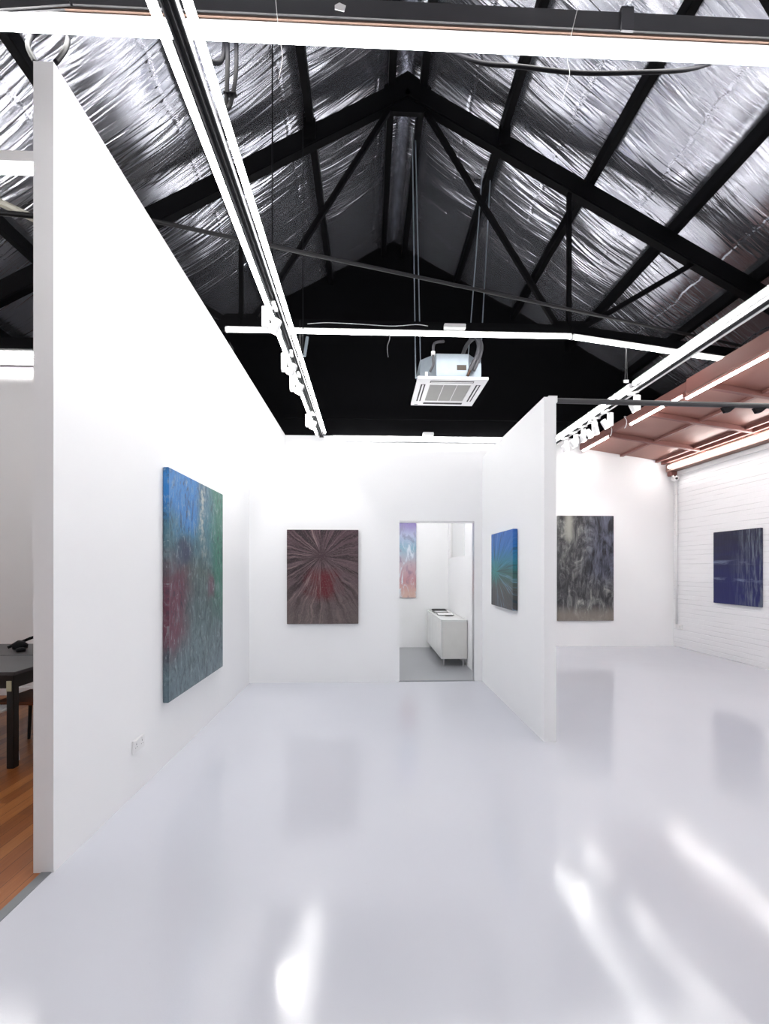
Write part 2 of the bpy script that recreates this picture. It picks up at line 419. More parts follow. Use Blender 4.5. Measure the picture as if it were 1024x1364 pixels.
strip((TL-.08, -.5, TLZ+.02), (TL-.08, 8.2, TLZ+.02), 'tube light on the left side of the left lighting track', .045)
strip((TL+.08, -.5, TLZ+.02), (TL+.08, 8.1, TLZ+.02), 'tube light on the right side of the left lighting track', .045)
TRX, TRZ = 3.50, 3.88
track(TRX, 1.0, 8.3, TRZ, 'lighting track on the right with seven spotlights at its far end')
strip((TRX-.10, 5.52, TRZ+.03), (TRX-.10, 8.3, TRZ+.03), 'far tube light beside the right lighting track, ending at the white partition', .05)
strip((TRX-.10, 1.0, TRZ+.03), (TRX-.10, 5.45, TRZ+.03), 'near tube light beside the right lighting track, running to the right edge', .05)
o = obj('track_bracket', box(B(), TRX+.05, TRX+.085, 1.0, 8.3, TRZ+.01, TRZ+.05), 'white_metal'); tag(o, 'long white rail alongside the right lighting track', 'rail')
for (x, y, z0, z1, lb) in ((TL+.05, 5.35, TLZ+.05, 4.58, 'short wire holding the left lighting track to the far truss'),
                            (3.33, 5.5, 3.95, 4.5, 'short wire holding the right lighting track below the sloping tube light')):
    t = empty('suspension_wire', (x, y, z0), lb, 'wire')
    obj('wire', tube(B(), [(x-.015, y, z0+.02), (x, y, z1), (x+.015, y, z0+.02)], .005, 6), 'truss_grey', t)
    obj('clip', box(B(), x-.03, x+.03, y-.01, y+.01, z0, z0+.03), 'white_metal', t)
o = obj('hanging_bracket', bar(B(), (TL+.12, 5.25, 4.085), (TL+.155, 5.25, 4.33), .035, .02), 'galv', bevel=.008); tag(o, 'short flat steel hanger strap beside the left lighting track at the far truss', 'hanger')

# ---------------------------------------------------------------- track spotlights
def spot_proto(label, group):
    r = empty('track_spotlight', (0, 0, 0), label, 'spotlight', group)
    obj('adaptor', box(B(), -.016, .016, -.07, .07, -.03, .0), 'white_metal', r, bevel=.004)
    obj('arm', box(B(), -.075, .01, -.012, .012, -.042, -.028), 'white_metal', r)
    obj('driver_box', box(B(), -.115, -.055, -.035, .035, -.225, -.03), 'white_metal', r, bevel=.005)
    obj('pivot', tube(B(), [(-.057, 0, -.19), (-.03, 0, -.19)], .012, 10), 'white_metal', r)
    d = Vector((-.45, .25, -.85)).normalized(); c = Vector((.01, 0, -.19))
    h = obj('lamp_head', tube(B(), [c-d*.055, c-d*.05, c+d*.0, c+d*.05, c+d*.073], [.03, .04, .044, .046, .048], 20), 'white_metal', r, smooth=False)
    obj('lens', tube(B(), [c+d*.072, c+d*.078], .040, 20), 'lens', h)
    return r
def spot_lamp(loc, target, watts, size=1.0):
    l = bpy.data.lights.new('spot_lamp', 'SPOT'); l.energy = watts; l.spot_size = size; l.spot_blend = .5; l.shadow_soft_size = .035
    l.color = (1, .98, .95)
    o = bpy.data.objects.new('spot_lamp', l); C.objects.link(o); o.location = loc
    o.rotation_euler = (Vector(target)-Vector(loc)).to_track_quat('-Z', 'Y').to_euler()
    return o
left_spots = [(4.15, 0, 'first'), (5.05, .1, 'second'), (5.6, 0, 'third'), (7.0, -.1, 'fourth')]
p = None
for k, (y, rz, w_) in enumerate(left_spots):
    lb = '%s white spotlight from the camera on the left lighting track' % w_
    if p is None: p = spot_proto(lb, 'spotlights on the left track'); r = p
    else: r = dup(p, None, None, lb)
    r.location = (TL-(.0), y, TLZ); r.rotation_euler = (0, 0, rz)
    if k < 3: pass
spot_lamp((TL-.13, 4.2, TLZ-.22), (-1.55, 4.1, 1.5), SPOT)
spot_lamp((TL-.12, 5.1, TLZ-.22), (-.6, 5.94, 1.4), SPOT)
spot_lamp((TL-.13, 5.65, TLZ-.22), (-1.4, 4.4, 1.5), SPOT)
words = ['nearest, standing apart', 'second', 'third', 'fourth', 'fifth', 'sixth', 'last and farthest']
for k, (y, rz) in enumerate([(5.62, PI+.5), (6.3, PI+.2), (6.58, -1.9), (6.76, PI-.3), (6.98, -2.2), (7.3, PI+.6), (7.62, -2.4)]):
    r = dup(p, (TRX, y, TRZ), (0, 0, rz), '%s of the white spotlights on the right lighting track' % words[k], 'spotlights on the right track')
spot_lamp((TRX+.15, 6.4, TRZ-.22), (4.3, 8.5, 1.6), SPOT*1.2)
spot_lamp((TRX+.15, 5.7, TRZ-.22), (6.1, 7.0, 1.6), SPOT*1.0)
spot_lamp((TRX-.15, 6.7, TRZ-.25), (1.7, 5.5, 1.0), SPOT*.6)
for o in [o for o in bpy.data.objects if o.type == 'LIGHT']: pass

# ---------------------------------------------------------------- red lean-to ceiling
FX = 4.25
def redz(x): return 3.93-.145*(x-FX)
bm = prism(B(), [(FX, redz(FX)), (XR, redz(XR)), (XR, redz(XR)+.03), (FX, redz(FX)+.03)], -1.0, YR)
o = struct('ceiling_red_lean_to', bm, 'red_sheet')
def tagged(name, bm, mat, label, cat, group=None, **k): return tag(obj(name, bm, mat, **k), label, cat, group)
tagged('fascia_board', box(B(), FX-.05, FX, 5.6, YR, 3.90, 4.02), 'red', 'far length of red fascia board on the left edge of the red ceiling', 'board', bevel=.005)
tagged('fascia_board', box(B(), FX-.05, FX, -1.0, 5.6, 3.86, 4.05), 'red', 'near deeper length of red fascia board at the right edge of the picture', 'board', bevel=.005)
for y, wd in ((7.5, 'first cross batten in front of the rear wall'), (6.45, 'second cross batten from the rear wall'), (5.4, 'third cross batten from the rear wall'), (4.3, 'nearest cross batten')):
    bm = bar(B(), (FX, y, redz(FX)-.035), (XR-.12, y, redz(XR-.12)-.035), .06, .07)
    t = tagged('ceiling_batten', bm, 'red', 'red timber under the red ceiling, %s' % wd, 'batten', 'cross battens of the red ceiling')
tagged('ceiling_batten', box(B(), 5.02, 5.08, 2.0, YR, redz(5.05)-.04, redz(5.05)), 'red', 'long red batten along the middle of the red ceiling', 'batten')
tagged('ceiling_batten', box(B(), 5.74, 5.79, 2.0, YR, redz(5.76)-.05, redz(5.76)), 'red', 'long red batten nearer the brick wall, inner of two', 'batten')
tagged('ceiling_batten', box(B(), 5.86, 5.92, 2.0, YR, redz(5.89)-.07, redz(5.89)), 'red', 'long red batten nearest the brick wall, outer of two', 'batten')
tagged('wall_plate', box(B(), XR-.17, XR-.002, -1.0, YR-.01, 3.47, 3.62), plain('dusty_pink_timber', sr(150, 118, 108), .5), 'long dusty pink timber plate along the top of the white brick wall', 'beam', bevel=.005)
strip((5.905, 1.5, 3.54), (5.905, 8.35, 3.54), 'tube light running along the top of the white brick wall', .06, up=(1, 0, 0), housing='red')
strip((FX-.03, 7.45, 3.86), (FX-.03, 8.4, 3.86), 'farthest tube light under the left edge of the red ceiling, touching the rear wall', .05, housing='red')
strip((FX-.03, 6.02, 3.865), (FX-.03, 6.85, 3.865), 'second farthest tube light under the left edge of the red ceiling', .05, housing='red')
strip((FX-.03, 5.66, 3.86), (FX-.03, 5.92, 3.86), 'shortest tube light under the left edge of the red ceiling, by the step', .05, housing='red')
strip((FX-.03, .8, 3.80), (FX-.03, 5.62, 3.80), 'nearest long tube light under the left edge of the red ceiling', .05, housing='red')
for y, lb in ((6.93, 'white cable loop round the red fascia between the second and first far tube lights'), (7.36, 'white cable loop at the end of the farthest tube light')):
    tagged('cable', tube(B(), smoothcurve([(FX-.03, y+.08, 3.86), (FX-.06, y, 3.86), (FX-.065, y-.03, 3.94), (FX-.06, y+.04, 4.03), (FX-.02, y+.05, 4.03)]), .007, 6), 'white_metal', lb, 'cable', smooth=True)

# bar from partition to brick wall, with clips
tagged('steel_bar', tube(B(), [(1.69, 3.9, 3.075), (XR, 3.9, 3.03)], .024, 10), 'truss_grey', 'dark horizontal bar reaching from the partition top to the right', 'bar')
tagged('bar_bracket', box(box(B(), 1.62, 1.70, 3.85, 3.9, 3.085, 3.10), 1.68, 1.71, 3.87, 3.93, 3.05, 3.09), 'white_metal', 'small white bracket on the partition corner holding the dark bar', 'bracket')
cl = None
for k, (x, wd) in enumerate(((3.26, 'left'), (3.56, 'right'))):
    bm = prism(B(), [(x, 3.03), (x+.12, 3.03), (x+.07, 2.99), (x+.03, 2.985)], 3.885, 3.915)
    tagged('spring_clip', bm, 'rubber', 'small black clip under the dark bar near the right edge, %s one' % wd, 'clip', 'clips on the dark bar')

# camera, conduit and socket at the brick corner
t = empty('security_camera', (6.02, 8.32, 3.3), 'small white security camera under the red beam in the far right corner', 'camera')
obj('mount', box(B(), 5.97, 6.1, 8.36, 8.48, 3.38, 3.47), 'red', t, bevel=.01)
obj('bracket', tube(B(), [(6.02, 8.4, 3.4), (6.02, 8.36, 3.34)], .02, 8), 'white_metal', t)
h = obj('camera_body', tube(B(), [(6.06, 8.42, 3.32), (6.055, 8.41, 3.32), (6.0, 8.26, 3.30), (5.997, 8.25, 3.30)], [.03, .045, .045, .035], 16), 'white_metal', t)
obj('lens', tube(B(), [(5.998, 8.25, 3.30), (5.992, 8.235, 3.30)], .022, 12), 'dark', h)
t = empty('wall_conduit', (6.08, 8.4, .45), 'thin white conduit running down the far corner of the brick wall', 'conduit')
obj('pipe', tube(B(), [(6.09, 8.38, .45), (6.09, 8.38, 3.45)], .018, 10), 'white_metal', t, smooth=True)
for z in (1.2, 2.2, 3.0): obj('clip', box(B(), 6.07, 6.12, 8.365, 8.395, z, z+.02), 'white_metal', t)
def socket(name, M_, label, w_=.15, h_=.09):
    t = empty(name, (0, 0, 0), label, 'socket')
    pl = obj('plate', box(B(), -w_/2, w_/2, -.012, 0, -h_/2, h_/2), 'white_metal', t, bevel=.003)
    for s in (-1, 1):
        for dx, dz, ww, hh in ((0, .012, .003, .010), (-.011, -.010, .006, .003), (.011, -.010, .006, .003)):
            obj('pin_hole', box(B(), s*w_*.25+dx-ww/2, s*w_*.25+dx+ww/2, -.0135, -.011, dz-hh/2, dz+hh/2), 'dark', pl)
        obj('switch', box(B(), s*w_*.25-.007, s*w_*.25+.007, -.017, -.012, .022, .036), 'white_metal', pl)
    t.matrix_world = M_; return t
socket('power_socket', Matrix.Translation((-1.6, 3.09, .33)) @ Matrix.Rotation(PI/2, 4, 'Z'), 'white double power socket low on the tall left wall')
socket('power_socket', Matrix.Translation((6.10, 8.33, .40)) @ Matrix.Rotation(-PI/2, 4, 'Z'), 'white double power socket at the foot of the corner conduit on the brick wall', .17, .09)
obj('back_box', box(B(), -.085, .085, .0, .02, -.045, .045), 'white_metal', bpy.data.objects['power_socket.001'])

# ---------------------------------------------------------------- air conditioner
ax0, ax1, ay0, ay1, az = .67, 1.63, 5.83, 6.79, 4.1
acx, acy = (ax0+ax1)/2, (ay0+ay1)/2
t = empty('ceiling_air_conditioner', (acx, acy, az), 'white square cassette air conditioner with silver casing hanging on rods', 'air conditioner')
def ring(bm, z, X0, X1, Y0, Y1, x0, x1, y0, y1, th):
    box(bm, X0, X1, Y0, y0, z, z+th); box(bm, X0, X1, y1, Y1, z, z+th); box(bm, X0, x0, y0, y1, z, z+th); box(bm, x1, X1, y0, y1, z, z+th)
bm = B(); ring(bm, az, ax0, ax1, ay0, ay1, acx-.29, acx+.29, acy-.29, acy+.29, .035)
pn = obj('panel', bm, 'white_metal', t)
obj('grille', box(B(), acx-.285, acx+.285, acy-.285, acy+.285, az+.004, az+.02), 'grille', pn)
for i in range(1, 3): obj('grille_bar', box(B(), acx-.285+.19*i-.004, acx-.285+.19*i+.004, acy-.285, acy+.285, az-.001, az+.005), 'white_metal', pn)
bm = B()
for i in range(24): 
    yy = acy-.28+.56*i/23; box(bm, acx-.28, acx+.28, yy-.003, yy+.003, az+.001, az+.005)
obj('grille_slats', bm, 'grille', pn)
for dx, dy, hx, hy in ((0, -.385, .30, .032), (0, .385, .30, .032), (-.385, 0, .032, .30), (.385, 0, .032, .30)):
    sl = obj('air_slot', box(B(), acx+dx-hx, acx+dx+hx, acy+dy-hy, acy+dy+hy, az-.0015, az+.006), 'dark', pn)
    if dy < 0 or dx > 0 or dx < 0:
        k = .35
        bm = box(B(), acx+dx-hx*(k if hx < .1 else .97), acx+dx+hx*(k if hx < .1 else .97), acy+dy-hy*(k if hy < .1 else .97), acy+dy+hy*(k if hy < .1 else .97), az-.006, az-.002)
        obj('louvre', bm, 'white_metal', pn)
obj('brand_mark', box(B(), ax0+.05, ax0+.10, ay1-.05, ay1-.035, az-.002, az), 'dark', pn)
poly = []
cx_, hw, ch = acx, .42, .2
pts = [(-hw+ch, -hw), (hw-ch, -hw), (hw, -hw+ch), (hw, hw-ch), (hw-ch, hw), (-hw+ch, hw), (-hw, hw-ch), (-hw, -hw+ch)]
bm = B(); lo = [bm.verts.new((acx+x, acy+y, az+.035)) for x, y in pts]; hi = [bm.verts.new((acx+x, acy+y, az+.37)) for x, y in pts]
bm.faces.new(lo[::-1]); bm.faces.new(hi)
for i in range(8): bm.faces.new((lo[i], lo[(i+1) % 8], hi[(i+1) % 8], hi[i]))
cs_ = obj('casing', bm, 'galv', t)
obj('rating_label', box(B(), acx+.06, acx+.19, acy-hw-.003, acy-hw, az+.15, az+.22), plain('brown_rating_label', sr(70, 60, 52), .6), cs_)
obj('warning_sticker', box(B(), acx-.36, acx-.30, acy-hw+.115-.01, acy-hw+.12+.005, az+.1, az+.17), 'paper', cs_)
obj('electrical_box', box(B(), acx+.22, acx+.40, acy-.40, acy-.25, az+.04, az+.26), 'galv', cs_, bevel=.004)
for x, y, xt in ((acx-.48, acy-.21, .62), (acx-.40, acy-.16, .67), (acx+.24, acy-.21, 1.62), (acx+.43, acy-.18, 1.74)):
    z1 = roof(xt)-.08
    rd = obj('threaded_rod', tube(B(), [(x, y, az+.12), (xt, y, z1)], .008, 8), 'galv', t)
    obj('rod_bracket', box(B(), min(x, acx-.3 if x < acx else x-.02), max(x, x+.02), y-.02, y+.02, az+.12, az+.135), 'galv', rd)
# pipes
for k, (dx, r) in enumerate(((0, .028), (.055, .022))):
    obj('insulated_pipe', tube(B(), smoothcurve([(acx+.23+dx, acy-.45, az+.13), (acx+.27+dx, acy-.46, az+.22), (acx+.33+dx*.8, acy-.45, az+.34), (acx+.36+dx*.7, acy-.42, az+.5), (acx+.31+dx*.5, acy-.38, az+.62), (acx+.24, acy-.1, az+.60), (acx+.2, acy+.15, az+.37)]), r, 10), 'foam', t, smooth=True)
obj('pipe_end', tube(B(), [(acx+.23, acy-.455, az+.13), (acx+.20, acy-.45, az+.06)], .018, 10), plain('copper_pipe', sr(90, 70, 60), .4, .8), t)
obj('drain_hose', tube(B(), smoothcurve([(acx-.31, acy-.42, az+.12), (acx-.27, acy-.45, az+.2), (acx-.27, acy-.45, az+.28), (acx-.27, acy-.45, az+.37), (acx-.24, acy-.40, az+.52), (acx-.1, acy-.3, az+.6)]), .018, 8), 'foam', t, smooth=True)
obj('hose_collar', tube(B(), [(acx-.27, acy-.45, az+.33), (acx-.27, acy-.45, az+.38)], .028, 12), 'white_metal', t)

# ---------------------------------------------------------------- tube lights added out of view for brightness
strip((-1.5, YF+.14, 2.9), (1.5, YF+.14, 2.9), 'unseen tube light added to brighten the back room, high above its doorway', .06, up=(0, -1, 0))  # added fill, lifts the back room walls
strip((-1.0, -.66, 4.5), (4.2, -.66, 4.5), 'unseen tube light added just behind the camera to brighten the hall', .07)  # added fill behind the camera for walls and floor
strip((-1.0, -3.4, 4.5), (4.2, -3.4, 4.5), 'unseen tube light added farther behind the camera to brighten the hall', .07)  # second added fill, at the unseen back of the hall

# ---------------------------------------------------------------- cables overhead
def cable(pts, r, label, mat='rubber', name='cable', **k):
    return tagged(name, tube(B(), smoothcurve(pts), r, 8), mat, label, 'cable', smooth=True, **k)
t = empty('cable_bundle', (-.8, 2.5, 4.0), 'black cable bundle hanging in a long loop beside the left lighting track', 'cable')
obj('cable', tube(B(), smoothcurve([(-.80, 2.5, 4.62), (-.795, 2.5, 4.45), (-.80, 2.5, 4.25), (-.81, 2.5, 4.12), (-.835, 2.46, 4.115)]), .013, 8), 'rubber', t, smooth=True)
obj('cable', tube(B(), smoothcurve([(-.75, 2.5, 4.62), (-.745, 2.5, 4.45), (-.755, 2.5, 4.3), (-.79, 2.5, 4.16), (-.835, 2.46, 4.115)]), .012, 8), 'rubber', t, smooth=True)
obj('cable', tube(B(), smoothcurve([(-.97, 2.47, 4.58), (-.93, 2.48, 4.44), (-.86, 2.49, 4.40), (-.82, 2.5, 4.45), (-.81, 2.5, 4.6)]), .012, 8), 'rubber', t, smooth=True)
obj('cable_tie', box(B(), -.815, -.745, 2.485, 2.515, 4.235, 4.24), 'rubber', t)
cable([(-1.71, 2.31, 4.15), (-1.81, 2.39, 4.33), (-1.85, 2.475, 4.49), (-1.82, 2.51, 4.58), (-1.81, 2.53, 4.68)], .012, 'black cable curling from the top of the tall wall end, left one of two')
cable([(-1.61, 2.31, 4.16), (-1.61, 2.38, 4.31), (-1.66, 2.475, 4.49), (-1.72, 2.51, 4.59), (-1.75, 2.53, 4.69)], .012, 'black cable curling from the top of the tall wall end, right one of two')
cable([(.40, 2.49, 4.56), (.63, 2.48, 4.46), (.88, 2.465, 4.425), (1.2, 2.465, 4.405), (1.52, 2.465, 4.42), (1.87, 2.48, 4.47), (2.1, 2.49, 4.56)], .011, 'black cable sagging just below the tube light at the top of the picture')
tagged('suspension_wire', tube(B(), [(-1.0, 4.6, roof(-1.0)-.02), (-1.0, 4.6, 4.085)], .008, 6), 'rubber', 'thin black vertical wire dropping from the roof to the left lighting track', 'wire')
tagged('suspension_wire', tube(B(), [(-.80, 5.40, roof(-.8)-.02), (-.80, 5.40, 4.09)], .006, 6), 'rubber', 'thin black vertical wire at the far truss, right of the left lighting track', 'wire')
cable([(.75, 5.43, 4.585), (.6, 5.43, 4.60), (.3, 5.43, 4.575), (-.1, 5.43, 4.59), (-.5, 5.43, 4.60), (-.75, 5.43, 4.58)], .0035, 'thin white cable lying along the far tie beam', 'white_metal')
cable([(.26, 5.4, 4.46), (.27, 5.4, 4.40), (.24, 5.4, 4.3), (.25, 5.4, 4.17)], .005, 'thin dark cable end dangling below the far tube light', 'foam')
cable([(-.50, 2.36, 4.66), (-.48, 2.36, 4.44), (-.46, 2.36, 4.3), (-.48, 2.36, 4.18)], .0015, 'short loose white thread dangling from the nearest tie beam, left of the ridge', 'paper')
cable([(1.16, 2.36, 4.66), (1.10, 2.36, 4.39), (1.11, 2.36, 4.27), (1.07, 2.36, 4.13)], .0015, 'long loose white thread dangling from the nearest tie beam, right of the ridge', 'paper')
tagged('paper_scrap', prism(B(), [(-.18, 4.58), (-.13, 4.57), (-.12, 4.60), (-.155, 4.615), (-.18, 4.60)], 2.366, 2.372), 'paper', 'torn white paper scrap stuck on the nearest tie beam', 'paper')
for x, lb in ((1.44, 'silver tape wrapped round the nearest tie beam right of centre'), (-1.09, 'silver tape patch on the nearest tie beam by the left track')):
    tagged('tape', box(box(B(), x-.035, x+.035, 2.362, 2.374, 4.535, 4.663), x-.035, x+.035, 2.362, 2.47, 4.658, 4.668), 'foam', lb, 'tape')

# ---------------------------------------------------------------- paintings
def canvas(name, w_, h_, d_, mat, loc, rz, label):
    bm = box(B(), -w_/2, w_/2, -d_, 0, 0, h_)
    bmesh.ops.bevel(bm, geom=bm.edges[:], offset=.004, segments=2, affect='EDGES')
    uvl = bm.loops.layers.uv.new('UVMap')
    for f in bm.faces:
        for l in f.loops:
            l[uvl].uv = ((l.vert.co.x+w_/2)/w_+(l.vert.co.y+d_)*.5, l.vert.co.z/h_)
    ORG_ = Vector((0, 0, 0))
    me = bpy.data.meshes.new(name); bm.to_mesh(me); bm.free(); me.materials.append(mat)
    o = bpy.data.objects.new(name, me); C.objects.link(o); n = Vector((math.sin(rz), -math.cos(rz), 0)); o.location = Vector(loc)+n*.003; o.rotation_euler = (0, 0, rz)
    return tag(o, label, 'painting')
def paint_base(name, ar):
    g = G(name); u, v, _ = g.sep(g.co('UV')); U = g.math('MULTIPLY', u, ar)
    return g, u, v, U
def finish(g, c, h, rough=.45):
    g.bump(h, .35, .006); return g.done(c, rough)
# large blue, green and red canvas
g, u, v, U = paint_base('paint_blue_green_red', .7)
P2 = g.comb(U, v)
wu = g.math('ADD', u, g.math('MULTIPLY', g.math('SUBTRACT', g.noise(P2, 3.0, 5), .5), .45))
wv = g.math('ADD', v, g.math('MULTIPLY', g.math('SUBTRACT', g.noise(g.scale(P2, 1, 1, 1, 1.2), 3.3, 5), .5), .35))
base = g.ramp(wv, [(0, sr(92, 110, 120)), (.3, sr(80, 100, 104)), (.55, sr(76, 92, 90)), (.75, sr(60, 110, 130)), (1, sr(70, 105, 130))])
base = g.mix(g.math('MULTIPLY', g.step(wu, .62, .88), g.step(wv, .2, .5)), base, sr(48, 112, 96))
base = g.mix(g.math('MULTIPLY', g.step(wu, .42, .12), g.math('MULTIPLY', g.step(wv, .12, .34), g.step(wv, .68, .5))), base, sr(96, 48, 66))
base = g.mix(g.math('MULTIPLY', g.step(wu, .55, .35), g.step(wv, .7, .84)), base, sr(28, 112, 178))
base = g.mix(g.math('MULTIPLY', g.step(g.math('ABSOLUTE', g.math('SUBTRACT', wu, .22)), .2, .05), g.step(g.math('ABSOLUTE', g.math('SUBTRACT', wv, .66)), .1, .02)), base, sr(48, 58, 84))
base = g.mix(g.math('MULTIPLY', g.step(g.math('ABSOLUTE', g.math('SUBTRACT', wu, .72)), .14, .03), g.step(g.math('ABSOLUTE', g.math('SUBTRACT', wv, .48)), .12, .03)), base, sr(98, 66, 84))
sw = g.noise(g.scale(P2, 9, 4, 1, .45), 1.2, 6, .68, 2.6)
fine = g.noise(g.scale(P2, 40, 14, 1, .5), 1.0, 5, .7, 1.2)
base = g.mix(g.math('MULTIPLY', g.step(sw, .5, .72), .55), base, sr(128, 146, 152))
base = g.mix(g.math('MULTIPLY', g.step(sw, .48, .32), .75), base, sr(34, 46, 62))
base = g.mix(g.math('MULTIPLY', g.step(fine, .54, .68), .6), base, sr(150, 164, 168))
base = g.mix(g.math('MULTIPLY', g.step(fine, .46, .34), .6), base, sr(36, 48, 58))
colw = g.math('MULTIPLY', g.step(g.math('ABSOLUTE', g.math('SUBTRACT', wu, .56)), .09, .0), g.step(v, .45, .8))
base = g.mix(g.math('MULTIPLY', colw, g.step(g.noise(P2, 30, 4), .4, .65)), base, sr(168, 172, 165))
canvas('painting', 1.27, 1.84, .045, finish(g, base, sw), (-1.6, 4.09, .50), PI/2, 'tall canvas swirled in blue, green and dark red on the long left wall')
# maroon rays
def polar(g, U, v, cu, cv):
    du = g.math('SUBTRACT', U, cu); dv = g.math('SUBTRACT', v, cv)
    ang = g.math('ARCTAN2', dv, du); r = g.math('SQRT', g.math('ADD', g.math('MULTIPLY', du, du), g.math('MULTIPLY', dv, dv)))
    return ang, r
g, u, v, U = paint_base('paint_maroon_rays', .757)
P2 = g.comb(U, v); ang, r = polar(g, U, v, .365, .72)
ang = g.math('ADD', ang, g.math('MULTIPLY', g.noise(P2, 4, 3), .25))
rays = g.noise(g.comb(g.math('MULTIPLY', ang, 9.0), g.math('MULTIPLY', r, 1.2)), 1.0, 6, .75, .1)
cloth = g.noise(g.scale(P2, 1, 1, 1, .1), 60, 3, .7)
c = g.ramp(g.math('ADD', g.math('MULTIPLY', v, .7), g.math('MULTIPLY', g.noise(P2, 3, 4), .35)), [(.1, sr(98, 88, 86)), (.5, sr(88, 72, 76)), (.85, sr(72, 48, 58)), (1, sr(64, 44, 54))])
near_ = g.step(r, .75, .08)
c = g.mix(g.math('MULTIPLY', g.step(rays, .52, .43), g.math('ADD', near_, .3, True)), c, sr(28, 12, 18))
side = g.math('ADD', .25, g.math('MULTIPLY', g.step(g.math('SUBTRACT', U, g.math('MULTIPLY', v, .1)), .5, .2), .75))
c = g.mix(g.math('MULTIPLY', g.step(rays, .53, .64), side), c, sr(136, 116, 114))
c = g.mix(g.math('MULTIPLY', g.step(g.noise(P2, 14, 6, .7), .5, .7), .4), c, sr(58, 40, 46))
blot = g.math('MULTIPLY', g.step(g.math('ABSOLUTE', g.math('SUBTRACT', g.math('ADD', U, g.math('MULTIPLY', g.math('SUBTRACT', g.noise(P2, 9, 4), .5), .3)), .37)), .24, .04), g.step(g.math('ABSOLUTE', g.math('SUBTRACT', v, .42)), .22, .07))
c = g.mix(g.math('MULTIPLY', blot, g.step(rays, .66, .46)), c, sr(88, 12, 26))
c = g.mix(g.math('MULTIPLY', g.step(r, .12, .02), .7), c, sr(52, 28, 38))
c = g.mix(g.math('MULTIPLY', g.step(cloth, .5, .7), .25), c, sr(140, 126, 124))
canvas('painting', .96, 1.27, .04, finish(g, c, rays), (-.61, YF, .80), 0, 'dark maroon canvas with rays bursting from a centre, left of the doorway')
# blue burst
g, u, v, U = paint_base('paint_blue_burst', .9)
P2 = g.comb(U, v); ang, r = polar(g, U, v, .2, .47)
rays = g.noise(g.comb(g.math('MULTIPLY', ang, 6.0), g.math('MULTIPLY', r, .7)), 1.0, 6, .72, .1)
wv = g.math('ADD', v, g.math('MULTIPLY', g.math('SUBTRACT', rays, .5), .5))
c = g.ramp(wv, [(0, sr(62, 60, 64)), (.28, sr(70, 76, 74)), (.45, sr(38, 92, 88)), (.6, sr(26, 118, 140)), (.8, sr(26, 104, 178)), (1, sr(46, 100, 178))])
c = g.mix(g.math('MULTIPLY', g.step(rays, .53, .66), .7), c, sr(120, 160, 190))
c = g.mix(g.math('MULTIPLY', g.step(rays, .48, .38), .8), c, sr(20, 52, 66))
c = g.mix(g.math('MULTIPLY', g.step(r, .25, .0), g.step(rays, .4, .6)), c, sr(40, 150, 150))
canvas('painting', .80, .86, .05, finish(g, c, rays), (1.57, 4.91, 1.105), -PI/2, 'bright blue canvas fading to grey with a ray burst, on the white partition')
# charcoal
g, u, v, U = paint_base('paint_charcoal', .54)
P2 = g.comb(U, v)
n = g.noise(g.scale(P2, 1.6, .8, 1, -.35), 5.0, 7, .68, 1.6)
c = g.ramp(n, [(.34, sr(22, 22, 28)), (.46, sr(56, 56, 60)), (.56, sr(96, 98, 98)), (.68, sr(156, 156, 150))])
str_ = g.noise(g.scale(P2, 26, 5, 1, -.5), 1.0, 5, .7, .6)
c = g.mix(g.math('MULTIPLY', g.step(str_, .52, .66), .45), c, sr(140, 142, 142))
c = g.mix(g.math('MULTIPLY', g.step(str_, .48, .36), .55), c, sr(18, 18, 24))
c = g.mix(g.math('MULTIPLY', g.step(u, .3, .8), g.step(v, .25, .5)), c, g.mix(g.step(g.math('ADD', g.math('MULTIPLY', n, .6), g.math('MULTIPLY', str_, .4)), .38, .62), sr(12, 12, 22), sr(92, 96, 114)))
c = g.mix(g.math('MULTIPLY', g.step(g.math('ABSOLUTE', g.math('SUBTRACT', u, .2)), .12, .0), g.step(v, .72, .82)), c, sr(150, 150, 142))
c = g.mix(g.math('MULTIPLY', g.step(g.math('ADD', v, g.math('MULTIPLY', n, .15)), .24, .12), .8), c, sr(132, 124, 116))
canvas('painting', 1.13, 2.08, .04, finish(g, c, n), (4.305, YR, .51), 0, 'tall charcoal grey canvas on the rear wall behind the partition')
# navy
g, u, v, U = paint_base('paint_navy', .75)
P2 = g.comb(U, v)
nv_ = g.noise(g.scale(P2, 30, 3, 1), 1.0, 5, .65, .3); nh = g.noise(g.scale(P2, 2, 13, 1), 1.0, 5, .65, .5)
c = g.ramp(g.math('ADD', g.math('MULTIPLY', v, .6), g.math('MULTIPLY', nh, .5)), [(.15, sr(14, 22, 92)), (.5, sr(14, 20, 78)), (.8, sr(20, 20, 50)), (1, sr(28, 30, 56))])
c = g.mix(g.math('MULTIPLY', g.step(nv_, .42, .66), g.math('MULTIPLY', g.step(u, .3, .95), .8)), c, sr(112, 122, 134))
bands = g.step(g.math('ABSOLUTE', g.math('SUBTRACT', g.math('FRACT', g.math('ADD', g.math('MULTIPLY', v, 4.2), .1)), .5)), .18, .02)
c = g.mix(g.math('MULTIPLY', g.math('MULTIPLY', bands, g.step(nh, .45, .65)), g.math('MULTIPLY', g.step(v, .2, .3), g.step(v, .72, .6))), c, sr(112, 124, 150))
canvas('painting', .92, 1.235, .045, finish(g, c, nv_), (XR, 6.98, .945), -PI/2, 'navy blue canvas with pale streaks on the white brick wall')
